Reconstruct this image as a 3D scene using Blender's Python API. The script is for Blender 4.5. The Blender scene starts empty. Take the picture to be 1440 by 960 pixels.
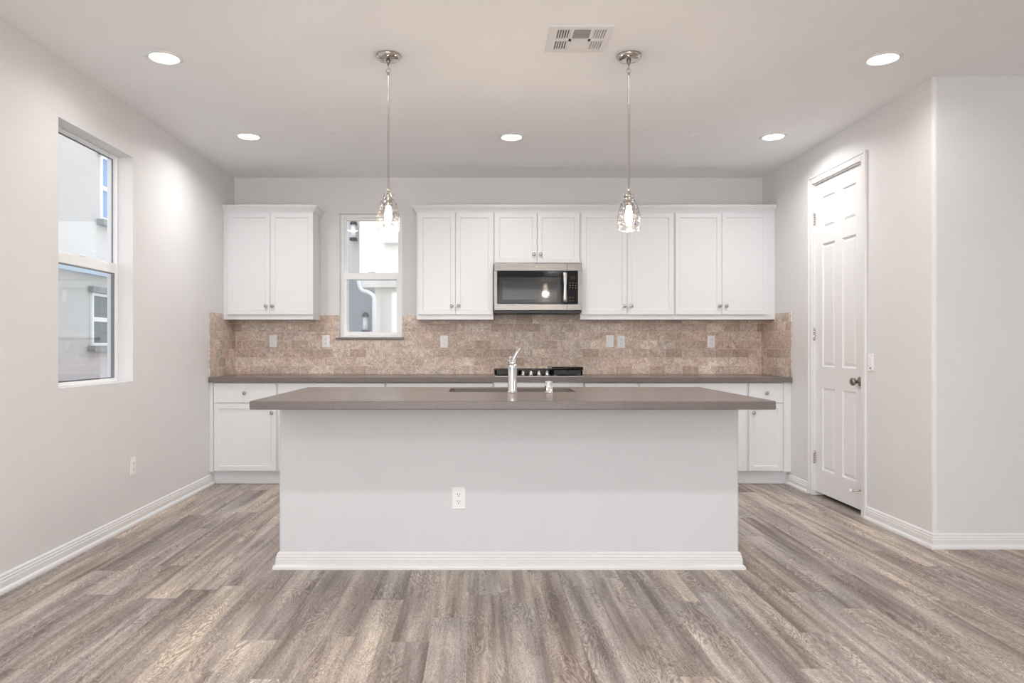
import bpy, bmesh, math, random
from mathutils import Vector, Matrix
random.seed(7)
PI = math.pi
sc = bpy.context.scene
COL = sc.collection

# ------------------------------------------------------------------ camera
FPX = 1000.0                      # focal length in pixels of a 1440 wide frame
VPX, VPY = 673.5, 486.5           # where the optical axis meets the frame
EYE = 1.176
cam_data = bpy.data.cameras.new('camera')
cam_data.sensor_fit = 'HORIZONTAL'
cam_data.sensor_width = 36.0
cam_data.lens = FPX / 1440.0 * 36.0
cam_data.shift_x = (720 - VPX) / 1440.0
cam_data.shift_y = (VPY - 480) / 1440.0
cam_data.clip_start = 0.05
cam = bpy.data.objects.new('camera', cam_data)
cam.location = (0, 0, EYE)
cam.rotation_euler = (PI / 2, 0, 0)
COL.objects.link(cam)
sc.camera = cam

# ------------------------------------------------------------------ exposure, world, added fill lamps
sc.view_settings.view_transform = 'Standard'
sc.view_settings.look = 'None'
sc.view_settings.gamma = 1.0
sc.view_settings.use_curve_mapping = False
sc.view_settings.exposure = 0.14
try:
    sc.cycles.use_denoising = True
    sc.cycles.max_bounces = 12
    sc.cycles.diffuse_bounces = 8
    sc.cycles.transparent_max_bounces = 24
    sc.cycles.caustics_reflective = False
    sc.cycles.caustics_refractive = False
    sc.cycles.sample_clamp_indirect = 6.0
except Exception:
    pass

SKY_STRENGTH = 2.4
REAR_FILL = 80.0
DOWNLIGHT_W = 8.4
FRONT_DOWNLIGHT_W = 3.6
LIVING_FILL_W = 14.5
BULB_GLOW = 30.0
PENDANT_W = 12.0

world = bpy.data.worlds.new('sky')
sc.world = world
world.use_nodes = True
wn = world.node_tree
wn.nodes.clear()
w_out = wn.nodes.new('ShaderNodeOutputWorld')
w_bg = wn.nodes.new('ShaderNodeBackground')
w_ramp = wn.nodes.new('ShaderNodeValToRGB')
w_sep = wn.nodes.new('ShaderNodeSeparateXYZ')
w_tc = wn.nodes.new('ShaderNodeTexCoord')
wn.links.new(w_tc.outputs['Generated'], w_sep.inputs[0])
wn.links.new(w_sep.outputs['Z'], w_ramp.inputs[0])
w_ramp.color_ramp.elements[0].position = 0.0
w_ramp.color_ramp.elements[0].color = (1.0, 0.975, 0.95, 1)
w_ramp.color_ramp.elements[1].position = 0.75
w_ramp.color_ramp.elements[1].color = (0.70, 0.80, 0.95, 1)
wn.links.new(w_ramp.outputs[0], w_bg.inputs['Color'])
w_bg.inputs['Strength'].default_value = SKY_STRENGTH
wn.links.new(w_bg.outputs[0], w_out.inputs[0])


def area_light(name, loc, rot, sx, sy, power, color, parent=None, shape='RECTANGLE', spread=180.0):
    d = bpy.data.lights.new(name, 'AREA')
    d.shape = shape
    d.size = sx
    if shape in ('RECTANGLE', 'ELLIPSE'):
        d.size_y = sy
    d.energy = power
    d.color = color
    d.spread = math.radians(spread)
    o = bpy.data.objects.new(name, d)
    o.location = loc
    o.rotation_euler = rot
    COL.objects.link(o)
    if parent is not None:
        o.parent = parent
    return o

# area lamp added inside the unseen rear opening, standing in for daylight
area_light('rear_daylight', (-0.1, -3.02, 1.3), (PI / 2, 0, 0), 3.8, 2.2, REAR_FILL, (1.0, 0.99, 0.98))

# unseen fill lamps added behind the camera to brighten the room
for lx in (-0.6, 1.5):
    for ly in (1.9, -0.2, -2.0):
        area_light('living_lamp', (lx, ly, 2.735), (0, 0, 0), 0.14, 0.14, LIVING_FILL_W, (1.0, 0.985, 0.97), None, 'DISK')

# ------------------------------------------------------------------ material helpers
class NT:
    def __init__(s, name):
        s.m = bpy.data.materials.new(name)
        s.m.use_nodes = True
        s.t = s.m.node_tree
        s.b = s.t.nodes['Principled BSDF']
        s.out = s.t.nodes['Material Output']
    def n(s, kind, **kw):
        nd = s.t.nodes.new('ShaderNode' + kind)
        for k, v in kw.items():
            setattr(nd, k, v)
        return nd
    def l(s, a, b):
        s.t.links.new(a, b)
    def val(s, sock, v):
        if isinstance(v, (int, float)):
            sock.default_value = v
        else:
            s.l(v, sock)
    def math(s, op, a, b=None, c=None):
        nd = s.n('Math', operation=op)
        s.val(nd.inputs[0], a)
        if b is not None:
            s.val(nd.inputs[1], b)
        if c is not None:
            s.val(nd.inputs[2], c)
        return nd.outputs[0]
    def comb(s, x, y, z=0.0):
        nd = s.n('CombineXYZ')
        for i, v in enumerate((x, y, z)):
            s.val(nd.inputs[i], v)
        return nd.outputs[0]
    def noise(s, vec, scale, detail=2.0, rough=0.5, dist=0.0):
        nd = s.n('TexNoise')
        s.l(vec, nd.inputs['Vector'])
        nd.inputs['Scale'].default_value = scale
        nd.inputs['Detail'].default_value = detail
        nd.inputs['Roughness'].default_value = rough
        nd.inputs['Distortion'].default_value = dist
        return nd.outputs['Fac']
    def ramp(s, fac, stops, interp='LINEAR'):
        nd = s.n('ValToRGB')
        cr = nd.color_ramp
        cr.interpolation = interp
        while len(cr.elements) < len(stops):
            cr.elements.new(0.5)
        for e, (p, c) in zip(cr.elements, stops):
            e.position = p
            e.color = c if len(c) == 4 else (*c, 1)
        s.l(fac, nd.inputs[0])
        return nd.outputs[0]
    def mix(s, fac, a, b, blend='MIX'):
        nd = s.n('Mix', data_type='RGBA', blend_type=blend)
        s.val(nd.inputs[0], fac)
        for sock, v in ((nd.inputs[6], a), (nd.inputs[7], b)):
            if isinstance(v, tuple):
                sock.default_value = v if len(v) == 4 else (*v, 1)
            else:
                s.l(v, sock)
        return nd.outputs[2]
    def bump(s, h, strength, dist):
        nd = s.n('Bump')
        nd.inputs['Strength'].default_value = strength
        nd.inputs['Distance'].default_value = dist
        s.l(h, nd.inputs['Height'])
        s.l(nd.outputs[0], s.b.inputs['Normal'])
    def pos(s):
        return s.n('NewGeometry').outputs['Position']


def srgb(r, g, b):
    f = lambda c: ((c / 255.0) / 12.92) if c <= 10 else (((c / 255.0) + 0.055) / 1.055) ** 2.4
    return (f(r), f(g), f(b))


def plain(name, rgb, rough=0.5, metal=0.0, spec=0.5, noise=0.02, nscale=30.0, coat=0.0):
    t = NT(name)
    p = t.pos()
    f = t.noise(p, nscale, 3.0)
    lo = tuple(max(0, c * (1 - noise)) for c in rgb)
    hi = tuple(min(1, c * (1 + noise)) for c in rgb)
    t.l(t.ramp(f, [(0.3, lo), (0.7, hi)]), t.b.inputs['Base Color'])
    t.b.inputs['Roughness'].default_value = rough
    t.b.inputs['Metallic'].default_value = metal
    t.b.inputs['Specular IOR Level'].default_value = spec
    t.b.inputs['Coat Weight'].default_value = coat
    return t


def paint(name, rgb, rough, bump_scale, bump_str):
    t = plain(name, rgb, rough, spec=0.35, noise=0.012, nscale=3.0)
    p = t.pos()
    h = t.noise(p, bump_scale, 4.0, 0.55, 0.3)
    h2 = t.ramp(h, [(0.42, (0, 0, 0)), (0.62, (1, 1, 1))])
    t.bump(h2, bump_str, 0.0012)
    return t.m


def emission(name, rgb, strength):
    t = NT(name)
    t.b.inputs['Base Color'].default_value = (*rgb, 1)
    t.b.inputs['Emission Color'].default_value = (*rgb, 1)
    t.b.inputs['Emission Strength'].default_value = strength
    return t.m


def thin_glass(name, tint, refl_min, refl_max, rough=0.02, power=3.0, seeded=False):
    t = NT(name)
    t.t.nodes.remove(t.b)
    tr = t.n('BsdfTransparent')
    tr.inputs[0].default_value = (*tint, 1)
    gl = t.n('BsdfGlossy')
    gl.inputs['Roughness'].default_value = rough
    gl.inputs['Color'].default_value = (0.95, 0.97, 1, 1)
    lw = t.n('LayerWeight')
    lw.inputs['Blend'].default_value = 0.5
    f = t.math('POWER', lw.outputs['Facing'], power)
    f = t.math('MULTIPLY_ADD', f, refl_max - refl_min, refl_min)
    if seeded:
        p = t.n('TexCoord').outputs['Object']
        vor = t.n('TexVoronoi')
        t.l(p, vor.inputs['Vector'])
        vor.inputs['Scale'].default_value = 105.0
        seed = t.ramp(vor.outputs['Distance'], [(0.20, (1, 1, 1)), (0.50, (0, 0, 0))])
        nz = t.noise(p, 45.0, 2.0)
        gate = t.ramp(nz, [(0.46, (0, 0, 0)), (0.56, (1, 1, 1))])
        sd = t.math('MULTIPLY', seed, gate)
        bmp = t.n('Bump')
        bmp.inputs['Strength'].default_value = 0.8
        bmp.inputs['Distance'].default_value = 0.004
        t.l(sd, bmp.inputs['Height'])
        t.l(bmp.outputs[0], gl.inputs['Normal'])
        f = t.math('MINIMUM', t.math('MULTIPLY_ADD', sd, 0.12, f), 1.0)
        edge_dark = t.math('MULTIPLY', t.math('POWER', lw.outputs['Facing'], 2.5), 0.45)
        trc = t.mix(edge_dark, (*tint, 1), (0.62, 0.61, 0.60, 1))
        trc = t.mix(sd, trc, (0.34, 0.32, 0.31, 1))
        t.l(trc, tr.inputs[0])
    ms = t.n('MixShader')
    t.l(f, ms.inputs[0])
    t.l(tr.outputs[0], ms.inputs[1])
    t.l(gl.outputs[0], ms.inputs[2])
    t.l(ms.outputs[0], t.out.inputs['Surface'])
    return t.m


# ------------------------------------------------------------------ materials
M = {}
M['wall'] = paint('wall_paint', (0.735, 0.732, 0.735), 0.55, 95.0, 0.35)
M['island_paint'] = paint('island_paint', (0.68, 0.695, 0.715), 0.55, 95.0, 0.35)
M['ceiling'] = paint('ceiling_paint', (0.875, 0.885, 0.90), 0.7, 80.0, 0.15)
M['white_trim'] = plain('white_trim_paint', (0.775, 0.775, 0.78), 0.32, noise=0.01).m
M['cabinet'] = plain('white_cabinet_paint', (0.755, 0.765, 0.79), 0.35, noise=0.008).m
M['cabinet_gap'] = plain('cabinet_carcass_shadow', (0.42, 0.41, 0.41), 0.6).m
M['vinyl'] = plain('white_vinyl', (0.90, 0.91, 0.92), 0.35).m
M['plastic'] = plain('white_plastic', (0.88, 0.87, 0.88), 0.3).m
M['slot'] = plain('dark_slot', (0.03, 0.03, 0.03), 0.5).m
M['gasket'] = plain('dark_gasket', (0.05, 0.055, 0.06), 0.5).m
M['nickel'] = plain('brushed_nickel', (0.60, 0.57, 0.53), 0.16, metal=1.0).m
M['chrome'] = plain('chrome', (0.86, 0.86, 0.86), 0.07, metal=1.0).m
M['knob'] = plain('pewter_knob', (0.42, 0.40, 0.38), 0.3, metal=1.0).m
M['bronze'] = plain('aged_bronze', (0.28, 0.24, 0.19), 0.28, metal=1.0).m
M['black_iron'] = plain('black_iron', (0.012, 0.012, 0.012), 0.45).m
M['black_gloss'] = plain('black_gloss', (0.007, 0.007, 0.008), 0.08, spec=0.22, noise=0.0).m
M['black_plastic'] = plain('black_plastic', (0.02, 0.02, 0.02), 0.4).m
M['oven_mesh'] = plain('perforated_window_screen', (0.055, 0.055, 0.057), 0.05, spec=0.28).m
M['button'] = plain('grey_button_print', (0.55, 0.55, 0.56), 0.4).m
M['display'] = plain('dim_display', (0.022, 0.023, 0.024), 0.12, spec=0.25).m
M['vent_dark'] = plain('duct_interior', (0.05, 0.05, 0.06), 0.7).m
M['lens'] = emission('lit_lens', (1.0, 0.985, 0.95), 14.0)
M['bulb'] = emission('lit_bulb', (1.0, 0.85, 0.68), BULB_GLOW)
M['pane'] = thin_glass('window_pane', (0.985, 0.985, 0.98), 0.05, 0.55)
M['house_pane'] = plain('blue_house_glass', (0.16, 0.30, 0.55), 0.2, spec=0.2).m  # neighbour glass with the sky's reflection put into its colour
M['house_pane_dark'] = plain('dark_house_glass', (0.04, 0.085, 0.11), 0.1, spec=0.2).m
M['shade_glass'] = thin_glass('seeded_glass', (0.975, 0.97, 0.965), 0.012, 0.32, 0.03, 3.0, True)
M['stucco_cream'] = paint('cream_stucco', (0.88, 0.86, 0.78), 0.8, 40.0, 0.3)
M['stucco_grey'] = paint('grey_stucco', (0.60, 0.585, 0.565), 0.8, 40.0, 0.3)
M['stucco_pink'] = paint('mauve_stucco', (0.62, 0.58, 0.58), 0.8, 40.0, 0.3)
M['stucco_slate'] = paint('slate_grey_stucco', (0.40, 0.40, 0.44), 0.8, 40.0, 0.3)  # grey stucco with shade and screen dimming put into its colour
M['trim_green'] = plain('grey_green_trim', (0.20, 0.24, 0.24), 0.6).m
M['trim_blue'] = plain('blue_grey_trim', (0.42, 0.54, 0.68), 0.6).m
M['pavement'] = plain('pale_concrete', (0.55, 0.54, 0.52), 0.8, noise=0.1).m

t = NT('insect_screen')
t.t.nodes.remove(t.b)
tr = t.n('BsdfTransparent')
df = t.n('BsdfDiffuse')
df.inputs[0].default_value = (0.12, 0.12, 0.13, 1)
ms = t.n('MixShader')
ms.inputs[0].default_value = 0.13
t.l(tr.outputs[0], ms.inputs[1]); t.l(df.outputs[0], ms.inputs[2]); t.l(ms.outputs[0], t.out.inputs['Surface'])
M['screen'] = t.m

# stainless steel, horizontal brushing
t = NT('stainless_steel')
p = t.pos()
mp = t.n('Mapping'); mp.inputs['Scale'].default_value = (1.5, 1.5, 160.0)
t.l(p, mp.inputs[0])
f = t.noise(mp.outputs[0], 4.0, 3.0)
t.l(t.ramp(f, [(0.3, (0.185, 0.175, 0.168)), (0.7, (0.25, 0.24, 0.23))]), t.b.inputs['Base Color'])
t.b.inputs['Metallic'].default_value = 1.0
t.b.inputs['Roughness'].default_value = 0.33
M['steel'] = t.m
M['pale_steel'] = plain('satin_steel', (0.62, 0.61, 0.61), 0.30, metal=1.0).m

# taupe quartz
t = NT('taupe_quartz')
p = t.pos()
f1 = t.noise(p, 320.0, 2.0)
f2 = t.noise(p, 5.0, 3.0)
c = t.ramp(f1, [(0.30, srgb(96, 88, 86)), (0.5, srgb(116, 107, 105)), (0.72, srgb(138, 129, 127))])
c = t.mix(0.25, c, t.ramp(f2, [(0.3, srgb(104, 96, 94)), (0.7, srgb(126, 117, 115))]))
t.l(c, t.b.inputs['Base Color'])
t.b.inputs['Roughness'].default_value = 0.25
t.b.inputs['Specular IOR Level'].default_value = 0.36
M['quartz'] = t.m

# tumbled travertine subway tile
t = NT('travertine_tile')
p = t.pos()
sx = t.n('SeparateXYZ'); t.l(p, sx.inputs[0])
U = t.math('ADD', sx.outputs['X'], sx.outputs['Y'])
Zr = t.math('SUBTRACT', sx.outputs['Z'], 0.914)
RH, BW = 0.0787, 0.155
v = t.math('DIVIDE', Zr, RH)
iv = t.math('FLOOR', v)
fv = t.math('FRACT', v)
odd = t.math('MODULO', iv, 2.0)
u = t.math('ADD', t.math('DIVIDE', U, BW), t.math('MULTIPLY', odd, 0.5))
iu = t.math('FLOOR', u)
fu = t.math('FRACT', u)
wnz = t.n('TexWhiteNoise', noise_dimensions='2D')
t.l(t.comb(iu, iv), wnz.inputs['Vector'])
rnd = wnz.outputs['Value']
tone = t.ramp(rnd, [(0.0, srgb(176, 157, 143)), (0.2, srgb(198, 180, 166)), (0.4, srgb(208, 194, 181)), (0.55, srgb(208, 186, 174)), (0.72, srgb(192, 178, 166)), (0.88, srgb(222, 208, 192)), (1.0, srgb(198, 189, 179))])
pv = t.n('VectorMath', operation='ADD')
t.l(p, pv.inputs[0]); t.l(wnz.outputs['Color'], pv.inputs[1])
n1 = t.noise(pv.outputs[0], 48.0, 7.0, 0.72, 1.6)
n2 = t.noise(pv.outputs[0], 14.0, 4.0, 0.6, 0.8)
mott = t.ramp(n1, [(0.33, srgb(96, 76, 64)), (0.44, srgb(160, 138, 122)), (0.55, srgb(176, 154, 138)), (0.68, srgb(224, 206, 188))])
tone = t.mix(1.0, tone, (1.12, 1.14, 1.19, 1), 'MULTIPLY')
c = t.mix(0.85, tone, t.ramp(n1, [(0.36, (0.40, 0.36, 0.33)), (0.44, (0.78, 0.75, 0.73)), (0.52, (1.02, 1.0, 0.98)), (0.62, (1.42, 1.40, 1.37))]), 'MULTIPLY')
c = t.mix(t.math('MULTIPLY', t.ramp(n2, [(0.45, (0, 0, 0)), (0.60, (1, 1, 1))]), 0.38), c, srgb(158, 130, 114))
du = t.math('MULTIPLY', t.math('MINIMUM', fu, t.math('SUBTRACT', 1.0, fu)), BW)
dv = t.math('MULTIPLY', t.math('MINIMUM', fv, t.math('SUBTRACT', 1.0, fv)), RH)
edge = t.math('MINIMUM', du, dv)
edge = t.math('ADD', edge, t.math('MULTIPLY', t.math('SUBTRACT', n1, 0.5), 0.004))
grout = t.ramp(t.math('MULTIPLY', edge, 100.0), [(0.12, (1, 1, 1)), (0.24, (0, 0, 0))])
c = t.mix(t.math('MULTIPLY', grout, 0.8), c, srgb(222, 208, 194))
t.l(c, t.b.inputs['Base Color'])
t.b.inputs['Roughness'].default_value = 0.5
hh = t.math('ADD', t.math('MULTIPLY', grout, -1.0), t.math('MULTIPLY', n1, 0.6))
t.bump(hh, 0.5, 0.003)
M['tile'] = t.m

# weathered oak vinyl planks, running away from the camera
t = NT('weathered_plank_floor')
p = t.pos()
sx = t.n('SeparateXYZ'); t.l(p, sx.inputs[0])
PW, PL = 0.152, 1.22
u = t.math('DIVIDE', t.math('ADD', sx.outputs['X'], 0.045), PW)
iu = t.math('FLOOR', u); fu = t.math('FRACT', u)
w1 = t.n('TexWhiteNoise', noise_dimensions='1D'); t.l(iu, w1.inputs['W'])
v = t.math('ADD', t.math('DIVIDE', sx.outputs['Y'], PL), t.math('MULTIPLY', w1.outputs['Value'], 9.0))
iv = t.math('FLOOR', v); fv = t.math('FRACT', v)
w2 = t.n('TexWhiteNoise', noise_dimensions='2D'); t.l(t.comb(iu, iv), w2.inputs['Vector'])
rnd = w2.outputs['Value']
off = t.math('MULTIPLY', rnd, 37.0)
X = t.math('ADD', sx.outputs['X'], off)
Y = t.math('ADD', sx.outputs['Y'], t.math('MULTIPLY', rnd, 11.0))
# bands of colour along the plank, cathedral rings, pores and limed grain
streak = t.noise(t.comb(t.math('MULTIPLY', X, 17.0), t.math('MULTIPLY', Y, 0.8)), 1.0, 4.0, 0.6, 0.5)
slow = t.noise(t.comb(t.math('MULTIPLY', X, 5.0), t.math('MULTIPLY', Y, 1.1)), 1.0, 2.0, 0.5, 0.4)
field = t.noise(t.comb(t.math('MULTIPLY', X, 9.0), t.math('MULTIPLY', Y, 2.2)), 1.0, 3.0, 0.55, 0.8)
rings = t.math('MULTIPLY_ADD', t.math('SINE', t.math('MULTIPLY', field, 120.0)), 0.5, 0.5)
fine = t.noise(t.comb(t.math('MULTIPLY', X, 120.0), t.math('MULTIPLY', Y, 34.0)), 1.0, 4.0, 0.75, 2.2)
patch = t.noise(t.comb(t.math('MULTIPLY', X, 8.0), t.math('MULTIPLY', Y, 2.0)), 1.0, 3.0, 0.55, 0.3)
lvl = t.math('ADD', t.math('MULTIPLY', t.math('SUBTRACT', streak, 0.5), 1.9), t.math('MULTIPLY', t.math('SUBTRACT', rnd, 0.5), 0.36))
lvl = t.math('ADD', lvl, t.math('MULTIPLY', t.math('SUBTRACT', slow, 0.5), 0.9))
lvl = t.math('ADD', lvl, 0.5)
c = t.ramp(lvl, [(0.05, srgb(118, 104, 96)), (0.30, srgb(146, 132, 124)), (0.52, srgb(166, 154, 146)), (0.72, srgb(186, 173, 160)), (0.95, srgb(208, 196, 180))])
warm = t.ramp(w2.outputs['Color'], [(0.3, (0.97, 0.99, 1.03)), (0.7, (1.03, 1.0, 0.95))])
c = t.mix(1.0, c, warm, 'MULTIPLY')
rm = t.math('MULTIPLY', t.ramp(patch, [(0.44, (0, 0, 0)), (0.58, (1, 1, 1))]), 0.75)
c = t.mix(rm, c, t.mix(1.0, c, t.ramp(rings, [(0.10, (0.60, 0.56, 0.54)), (0.5, (0.95, 0.94, 0.93)), (0.92, (1.30, 1.28, 1.26))]), 'MULTIPLY'))
c = t.mix(0.9, c, t.ramp(fine, [(0.38, (0.60, 0.57, 0.56)), (0.5, (1.0, 1.0, 1.0)), (0.62, (1.40, 1.38, 1.36))]), 'MULTIPLY')
du = t.math('MULTIPLY', t.math('MINIMUM', fu, t.math('SUBTRACT', 1.0, fu)), PW)
dv = t.math('MULTIPLY', t.math('MINIMUM', fv, t.math('SUBTRACT', 1.0, fv)), PL)
gap = t.ramp(t.math('MULTIPLY', t.math('MINIMUM', du, dv), 100.0), [(0.03, (1, 1, 1)), (0.12, (0, 0, 0))])
c = t.mix(t.math('MULTIPLY', gap, 0.45), c, srgb(84, 72, 66))
FLOOR_GAIN = t.n('HueSaturation')
FLOOR_GAIN.inputs['Value'].default_value = 0.955
FLOOR_GAIN.inputs['Saturation'].default_value = 0.84
t.l(c, FLOOR_GAIN.inputs['Color'])
t.l(FLOOR_GAIN.outputs[0], t.b.inputs['Base Color'])
t.b.inputs['Roughness'].default_value = 0.42
t.b.inputs['Specular IOR Level'].default_value = 0.4
t.bump(t.math('ADD', t.math('MULTIPLY', gap, -1.0), t.math('MULTIPLY', fine, 0.35)), 0.25, 0.0015)
M['floor'] = t.m


# ------------------------------------------------------------------ geometry helpers
class MB:
    """collects shapes, builds one mesh object"""
    def __init__(s):
        s.bm = bmesh.new()
        s.smooth = set()
    def box(s, x0, x1, y0, y1, z0, z1, bev=0.0, seg=2):
        b = bmesh.new()
        vs = [b.verts.new((x, y, z)) for x in (x0, x1) for y in (y0, y1) for z in (z0, z1)]
        for f in ((0, 1, 3, 2), (4, 6, 7, 5), (0, 4, 5, 1), (2, 3, 7, 6), (0, 2, 6, 4), (1, 5, 7, 3)):
            b.faces.new([vs[i] for i in f])
        if bev > 0:
            bmesh.ops.bevel(b, geom=b.edges[:], offset=bev, segments=seg, affect='EDGES', profile=0.5)
        s.add(b)
        return s
    def add(s, b, mat=None):
        bmesh.ops.recalc_face_normals(b, faces=b.faces[:])
        if mat is not None:
            bmesh.ops.transform(b, matrix=mat, verts=b.verts[:])
        me = bpy.data.meshes.new('tmp')
        b.to_mesh(me)
        s.bm.from_mesh(me)
        bpy.data.meshes.remove(me)
        b.free()
    def lathe(s, prof, c=(0, 0, 0), axis='Z', seg=32, close=False):
        """prof : list of (radius, height) along axis"""
        b = bmesh.new()
        rows = []
        for r, h in prof:
            row = []
            for i in range(seg):
                a = 2 * PI * i / seg
                row.append(b.verts.new((r * math.cos(a), r * math.sin(a), h)))
            rows.append(row)
        n = len(rows)
        for k in range(n if close else n - 1):
            A, B = rows[k], rows[(k + 1) % n]
            for i in range(seg):
                j = (i + 1) % seg
                f = b.faces.new((A[i], A[j], B[j], B[i]))
                f.smooth = True
        if not close:
            b.faces.new(rows[0][::-1])
            b.faces.new(rows[-1])
        bmesh.ops.remove_doubles(b, verts=b.verts[:], dist=1e-6)
        R = Matrix.Identity(4)
        if axis == 'X':
            R = Matrix.Rotation(PI / 2, 4, 'Y')
        elif axis == '-X':
            R = Matrix.Rotation(-PI / 2, 4, 'Y')
        elif axis == '-Y':
            R = Matrix.Rotation(PI / 2, 4, 'X')
        elif axis == 'Y':
            R = Matrix.Rotation(-PI / 2, 4, 'X')
        elif axis == '-Z':
            R = Matrix.Rotation(PI, 4, 'X')
        s.add(b, Matrix.Translation(c) @ R)
        return s
    def tube(s, pts, rad, seg=12, caps=True):
        pts = [Vector(q) for q in pts]
        rads = rad if isinstance(rad, (list, tuple)) else [rad] * len(pts)
        b = bmesh.new()
        rows = []
        nrm = None
        for i, q in enumerate(pts):
            d = (pts[min(i + 1, len(pts) - 1)] - pts[max(i - 1, 0)]).normalized()
            if nrm is None:
                nrm = d.orthogonal().normalized()
            nrm = (nrm - d * nrm.dot(d)).normalized()
            bn = d.cross(nrm)
            rows.append([b.verts.new(q + (nrm * math.cos(2 * PI * k / seg) + bn * math.sin(2 * PI * k / seg)) * rads[i]) for k in range(seg)])
        for A, B in zip(rows, rows[1:]):
            for k in range(seg):
                j = (k + 1) % seg
                f = b.faces.new((A[k], A[j], B[j], B[k]))
                f.smooth = True
        if caps:
            b.faces.new(rows[0][::-1]); b.faces.new(rows[-1])
        s.add(b)
        return s
    def ring(s, c, R, r, axis='Z', seg=28, rs=10, sq=1.0):
        b = bmesh.new()
        rows = []
        for i in range(seg):
            a = 2 * PI * i / seg
            row = []
            for k in range(rs):
                q = 2 * PI * k / rs
                rr = R + r * math.cos(q)
                P = Vector((rr * math.cos(a), rr * math.sin(a) * sq, r * math.sin(q)))
                if axis == 'X':
                    P = Vector((P.z, P.x, P.y))
                elif axis == 'Y':
                    P = Vector((P.x, P.z, P.y))
                row.append(b.verts.new(P + Vector(c)))
            rows.append(row)
        for i in range(seg):
            A, B = rows[i], rows[(i + 1) % seg]
            for k in range(rs):
                j = (k + 1) % rs
                f = b.faces.new((A[k], A[j], B[j], B[k])); f.smooth = True
        s.add(b)
        return s
    def prism(s, poly, z0, z1):
        """poly in XY extruded along z"""
        b = bmesh.new()
        lo = [b.verts.new((x, y, z0)) for x, y in poly]
        hi = [b.verts.new((x, y, z1)) for x, y in poly]
        b.faces.new(lo[::-1]); b.faces.new(hi)
        n = len(poly)
        for i in range(n):
            j = (i + 1) % n
            b.faces.new((lo[i], lo[j], hi[j], hi[i]))
        s.add(b)
        return s
    def sweep(s, prof, path, close_ends=True):
        """prof : (offset, z) ; path : list of ((x, y), (nx, ny)) where n is the mitred outward offset direction"""
        b = bmesh.new()
        rows = [[b.verts.new((q[0] + n[0] * o, q[1] + n[1] * o, z)) for o, z in prof] for q, n in path]
        k = len(prof)
        for A, B in zip(rows, rows[1:]):
            for i in range(k - 1):
                b.faces.new((A[i], A[i + 1], B[i + 1], B[i]))
            b.faces.new((A[k - 1], A[0], B[0], B[k - 1]))
        if close_ends:
            b.faces.new(rows[0]); b.faces.new(rows[-1][::-1])
        s.add(b)
        return s
    def build(s, name, mat, parent=None, loc=None):
        me = bpy.data.meshes.new(name)
        s.bm.to_mesh(me)
        s.bm.free()
        me.materials.append(mat)
        o = bpy.data.objects.new(name, me)
        COL.objects.link(o)
        if parent is not None:
            o.parent = parent
        if loc is not None:
            o.location = loc
        return o


def tag(o, label, cat, group=None):
    o['label'] = label
    o['category'] = cat
    if group:
        o['group'] = group
    return o


def thing(name, loc, label, cat, group=None, rz=0.0):
    o = bpy.data.objects.new(name, None)
    o.empty_display_size = 0.05
    COL.objects.link(o)
    o.location = loc
    o.rotation_euler = (0, 0, rz)
    return tag(o, label, cat, group)


def struct(o):
    o['kind'] = 'structure'
    return o


def root(name, loc=(0, 0, 0)):
    o = bpy.data.objects.new(name, None)
    COL.objects.link(o)
    o.location = loc
    return struct(o)


def copy_tree(o, parent=None):
    c = o.copy()
    COL.objects.link(c)
    if parent is not None:
        c.parent = parent
    for ch in list(o.children):
        copy_tree(ch, c)
    return c


def door_bm(w, h, th, stile, recess=0.009, bead=0.006):
    """shaker door in the x-z plane, front facing -y, front at y = 0, lower corner at the origin"""
    b = bmesh.new()
    vs = [b.verts.new((x, y, z)) for x in (0, w) for y in (0, th) for z in (0, h)]
    fr = None
    for i, f in enumerate(((0, 1, 3, 2), (4, 6, 7, 5), (0, 4, 5, 1), (2, 3, 7, 6), (0, 2, 6, 4), (1, 5, 7, 3))):
        ff = b.faces.new([vs[k] for k in f])
        if i == 2:
            fr = ff
    bmesh.ops.recalc_face_normals(b, faces=b.faces[:])
    outer = [e for e in fr.edges]
    if stile > 0:
        bmesh.ops.inset_individual(b, faces=[fr], thickness=stile, depth=0.0)
        bmesh.ops.inset_individual(b, faces=[fr], thickness=bead, depth=-recess)
    bmesh.ops.bevel(b, geom=outer, offset=0.0018, segments=2, affect='EDGES', profile=0.5)
    return b


knob_mesh = None
def cabinet_knob(parent, loc):
    global knob_mesh
    if knob_mesh is None:
        m = MB()
        m.lathe([(0.008, 0.0), (0.008, 0.002), (0.0055, 0.004), (0.0055, 0.012), (0.010, 0.016), (0.0145, 0.020), (0.0155, 0.024), (0.0135, 0.0275), (0.008, 0.0295), (0.001, 0.030)], axis='-Y', seg=20)
        o = m.build('knob', M['knob'], parent, loc)
        knob_mesh = o.data
        return o
    o = bpy.data.objects.new('knob', knob_mesh)
    COL.objects.link(o)
    o.parent = parent
    o.location = loc
    return o


# ------------------------------------------------------------------ room shell
XL, XR = -2.283, 2.645            # side walls
YB = 6.640                        # back wall
YC = 4.139                        # front face of the wall that turns away beside the pantry door
CZ = 2.745                        # ceiling
XE, YR = 5.60, -3.10              # far right wall and rear wall of the living side
WT = 0.17
# windows : side window (in the wall to the left) and the small one over the counter
W1 = (3.860, 4.693, 0.945, 2.421)
W2 = (-1.3015, -0.717, 1.256, 2.414)
# pantry door opening in the right wall
D0, D1, DH = 4.905, 5.630, 2.455

m = MB(); m.box(XL - WT, XE + 0.15, YR - 0.15, YB + 0.2, -0.12, 0.0)
struct(m.build('floor', M['floor']))
m = MB(); m.box(XL - WT, XE + 0.15, YR - 0.15, YB + 0.2, CZ, CZ + 0.12)
struct(m.build('ceiling', M['ceiling']))

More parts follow.
